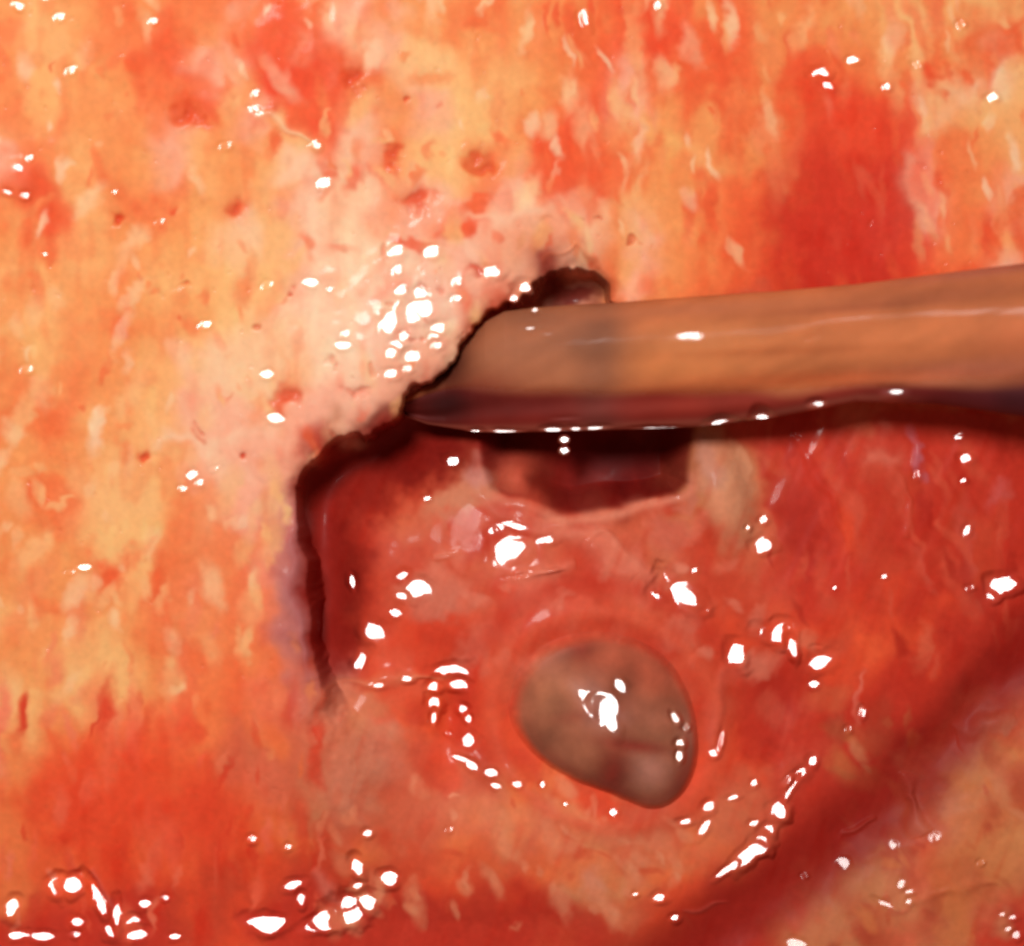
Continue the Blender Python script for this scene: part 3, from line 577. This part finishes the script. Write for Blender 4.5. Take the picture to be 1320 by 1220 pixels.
def shaft_col(px, py):
    c = np.tile(lin((190, 110, 68)), (len(px), 1))  # tan stands for tissue reflected in the metal; dark tip is painted shade
    def p(cx, cy, rx, ry, ang, cl, am):
        nonlocal c
        k = (am * np.exp(-gs(cx, cy, rx, ry, ang, px, py)))[:, None]; c = c * (1 - k) + lin(cl) * k
    p(660, 455, 90, 60, 0, (164, 104, 76), .95); p(745, 455, 60, 60, 0, (150, 98, 76), .7); p(880, 470, 120, 30, -2, (206, 126, 74), .8)
    p(775, 450, 34, 120, 4, (116, 78, 64), .65); p(690, 410, 60, 14, 0, (116, 78, 62), .6); p(680, 465, 70, 26, 0, (172, 108, 76), .5); p(900, 440, 80, 22, -3, (214, 138, 88), .5); p(900, 400, 160, 10, -3, (176, 106, 74), .7); p(1150, 440, 200, 20, -6, (212, 128, 82), .6); p(1200, 385, 180, 14, -6, (176, 100, 70), .7)
    p(1250, 480, 120, 14, -3, (190, 120, 100), .6); p(620, 500, 60, 22, 0, (110, 40, 32), .7); p(1060, 490, 200, 10, -2, (196, 92, 52), .6)
    p(1320, 450, 90, 40, 0, (196, 104, 74), .4); p(1270, 352, 90, 8, -7, (200, 130, 100), .6)
    p(580, 470, 34, 60, 10, (70, 26, 22), .9); p(1320, 345, 200, 10, -8, (150, 78, 62), .8); p(1100, 400, 120, 5, -4, (160, 86, 58), .6); p(1010, 455, 150, 6, -2, (176, 92, 52), .5)
    ys = (py - np.interp(px, PXs, TOP)) / 4.0
    n_ = nz(hs, px, py) * 0.04 + nz(n16, px, py) * 0.03 + nz(n8, px, py) * 0.01 + 0.08 * nz(n16, px * 0.12 + 300, ys * 4 + 200)
    return np.clip(c * (1 + n_)[:, None], 0, 1)
M_PR = tissue_mat('reflection_painted_steel', rough=0.6, coat=0.9, coat_rough=0.14, sss=0.25, metal=0.0, spec=0.05)
M_BLADE = tissue_mat('shade_painted_steel', rough=0.6, coat=1.0, coat_rough=0.1, sss=0, metal=0.0, spec=0.25)
LOW = np.interp(PXs, [520,550,606,640,780,880,930,980,1050,1100,1146,1200,1260,1320,1500,1700], [536,547,556,558,555,552,548,543,527,519,516,522,533,540,548,556])
NS, K = 900, 140
xs = np.linspace(520, 1700, NS); ph = np.linspace(0, 2 * PI, K, endpoint=False)
XX, PH = np.meshgrid(xs, ph, indexing='ij')
tt_, mm_, ll_, zz_ = [np.interp(XX, PXs, a) for a in (TOP, MID, LOW, ZC)]
wob = 1 + 0.010 * np.sin(XX * 0.021) + 0.006 * np.sin(XX * 0.053 + 1)
cyy = (tt_ + ll_) / 2; hyy = (ll_ - tt_) / 2
YY = cyy - hyy * np.cos(PH)
hh_ = np.sin(PH)
fr = (YY - tt_) / (ll_ - tt_)                                        # 0 at the top edge, 1 at the lower edge
ZZ = zz_ - 0.10 * fr + 0.0052 * hyy * np.sign(hh_) * np.abs(hh_) ** 0.9 * wob + 0.06 * np.exp(-((fr - 0.30) / 0.22) ** 2) * (hh_ > 0) - 0.05 * np.exp(-((fr - 0.78) / 0.10) ** 2) * (hh_ > 0)
ZZ += 0.004 * nz(n30, XX, YY) * (hh_ > 0) + 0.0012 * nz(hs, XX, YY) * (hh_ > 0)
VS = np.stack([WX(XX), WY(YY), ZZ], -1).reshape(-1, 3)
up = np.where((hh_ > 0.03).ravel())[0]
WV = np.clip(0.028 + 0.02 * nz(n30, XX, YY).ravel() + 0.03 * nz(hs, XX, YY).ravel(), 0.02, 1)
facets_on(VS, up, '685 424 9 3 8;886 434 8 4 5;689 400 5 4 0 .9;706 430 8 2 8 .85;612 556 8 3;765 552 12 3 -3;742 553 8 3;712 554 10 3 0 .95;652 556 16 2 0 .9;928 546 13 5 -4;979 540 10 7;955 545 12 2 -8 .85;1050 522 9 5 0 .86;1146 507 11 6 0 .88;850 552 22 2 0 .85;730 540 12 2 -5 .85;1040 440 8 3 0 .8', WV)
tip = np.array([[WX(518), WY(524), -0.62]]); end = np.array([VS.reshape(NS, K, 3)[-1].mean(0)])
ids = np.arange(NS * K).reshape(NS, K); nx = np.roll(ids, -1, 1)
Q = np.stack([ids[:-1], nx[:-1], nx[1:], ids[1:]], -1).reshape(-1, 4)
V = np.vstack([VS, tip, end]); ct, ce = NS * K, NS * K + 1
Q = np.concatenate([Q, np.stack([np.full(K, ct), nx[0], ids[0], ids[0]], 1), np.stack([np.full(K, ce), ids[-1], nx[-1], nx[-1]], 1)])
fn = np.cross(V[Q[:, 1]] - V[Q[:, 0]], V[Q[:, 2]] - V[Q[:, 0]]); vn = np.zeros_like(V)
for j_ in range(4): np.add.at(vn, Q[:, j_], fn)
vn /= np.linalg.norm(vn, axis=1, keepdims=True) + 1e-12
up0 = vn[ids[400, K // 4], 2] > 0
if not up0: vn = -vn; Q = np.concatenate([Q[:, [0, 3, 2, 1]][:-2 * K], Q[-2 * K:][:, [0, 2, 1, 1]]])
px = V[:, 0] * 100 + 660; py = 610 - V[:, 1] * 100
FR = (py - np.interp(px, PXs, TOP)) / (np.interp(px, PXs, LOW) - np.interp(px, PXs, TOP) + 1e-6)
FM = (np.interp(px, PXs, MID) - np.interp(px, PXs, TOP)) / (np.interp(px, PXs, LOW) - np.interp(px, PXs, TOP) + 1e-6)
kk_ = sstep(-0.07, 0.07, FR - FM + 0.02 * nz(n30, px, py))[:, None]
ctop = shaft_col(px, py); clow = np.tile(lin((124, 32, 24)), (len(px), 1))  # dark red paints the rod's shaded underside, near-black at tip and right end
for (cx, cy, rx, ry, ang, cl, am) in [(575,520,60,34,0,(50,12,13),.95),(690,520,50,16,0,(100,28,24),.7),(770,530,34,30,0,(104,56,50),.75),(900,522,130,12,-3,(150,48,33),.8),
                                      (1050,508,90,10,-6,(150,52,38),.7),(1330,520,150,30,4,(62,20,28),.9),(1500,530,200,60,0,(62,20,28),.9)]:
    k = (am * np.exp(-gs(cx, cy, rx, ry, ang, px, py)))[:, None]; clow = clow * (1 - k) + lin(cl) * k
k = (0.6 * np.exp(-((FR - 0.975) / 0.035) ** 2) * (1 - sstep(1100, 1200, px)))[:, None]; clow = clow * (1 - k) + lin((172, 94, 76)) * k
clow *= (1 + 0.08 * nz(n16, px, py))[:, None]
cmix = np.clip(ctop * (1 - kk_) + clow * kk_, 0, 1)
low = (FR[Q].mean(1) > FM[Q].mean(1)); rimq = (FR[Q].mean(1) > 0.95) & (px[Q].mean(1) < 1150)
for nm_, msk, mt_, lb_ in (('shaft', ~low, M_PR, None), ('underside', low & ~rimq, M_BLADE, 'wet lower side of the rod, its shade painted dark red, near black at right'), ('rim', rimq, M_BLADE, 'thin glistening lower rim')):
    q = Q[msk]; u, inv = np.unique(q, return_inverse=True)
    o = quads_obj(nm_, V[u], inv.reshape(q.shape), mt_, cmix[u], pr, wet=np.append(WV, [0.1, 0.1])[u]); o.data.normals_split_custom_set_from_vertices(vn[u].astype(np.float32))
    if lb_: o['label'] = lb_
tag(pr, 'long brown surgical probe with painted reflections, reaching in from the right edge', 'surgical tool')

# ---------------------------------------------------------------- droplets and bubbles
def drop(name, px, py, r, ry, h, mat, label, cat, z=None, ang=0, group=None, ring=0.0):
    n, k = 16, 28; V = [(0, 0, h)]
    for i in range(1, n + 1):
        s = i / n
        for j in range(k):
            a = 2 * PI * j / k; x = r * s * math.cos(a); y = ry * s * math.sin(a); ca, sa = math.cos(ang), math.sin(ang)
            V.append(((x * ca - y * sa) / 100, (x * sa + y * ca) / 100, h * max(0, 1 - s ** 2.2) ** 0.6 - (0.03 if i == n else 0)))
    V[0] = (0, 0, h)
    F = [(0, 1 + j, 1 + (j + 1) % k) for j in range(k)]
    for i in range(n - 1):
        for j in range(k): F.append((1 + i * k + j, 1 + (i + 1) * k + j, 1 + (i + 1) * k + (j + 1) % k, 1 + i * k + (j + 1) % k))
    me = bpy.data.meshes.new(name); me.from_pydata(V, [], F); me.polygons.foreach_set('use_smooth', np.ones(len(F), bool)); me.materials.append(mat); me.update()
    o = bpy.data.objects.new(name, me); C.objects.link(o); o.location = (WX(px), WY(py), (fieldz(px, py) if z is None else z) + 0.005)
    return tag(o, label, cat, group)
def clear_mat(name, tint, alpha):
    m = tissue_mat(name, attr=False, wet=False, base=tint, coat_rough=0.03, sss=0, rough=0.1, spec=0.6)
    m.node_tree.nodes['Principled BSDF'].inputs['Transmission Weight'].default_value = alpha
    m.node_tree.nodes['Principled BSDF'].inputs['IOR'].default_value = 1.33
    return m
M_BUB = clear_mat('bloody_fluid', (252, 205, 190), 0.85); M_DR = clear_mat('pink_fluid', (214, 110, 90), 0.7)
for dx_, dy_, lb in ((728, 567, 'upper of two tiny clear droplets just below the blade rim'), (728, 581, 'lower of two tiny clear droplets just below the blade rim')):
    o = drop('fluid_droplet', dx_, dy_, 9, 7, 0.07, M_DR, lb, 'droplet', z=-0.26 if dy_ < 570 else -0.32, group='droplets under the blade')
    v = np.array([p.co[:] for p in o.data.vertices]) + np.array(o.location)
    X = v[:, 0] * 100 + 660; Y = 610 - v[:, 1] * 100
    v[:, 2] = np.where(np.hypot(X - dx_, Y - dy_) < 7.5, facet(v[:, 2], X, Y, v[:, 2].max(), dx_, dy_, 5.5, 4, 0, 1.0, 0), v[:, 2])
    for p, c_ in zip(o.data.vertices, v - np.array(o.location)): p.co = c_
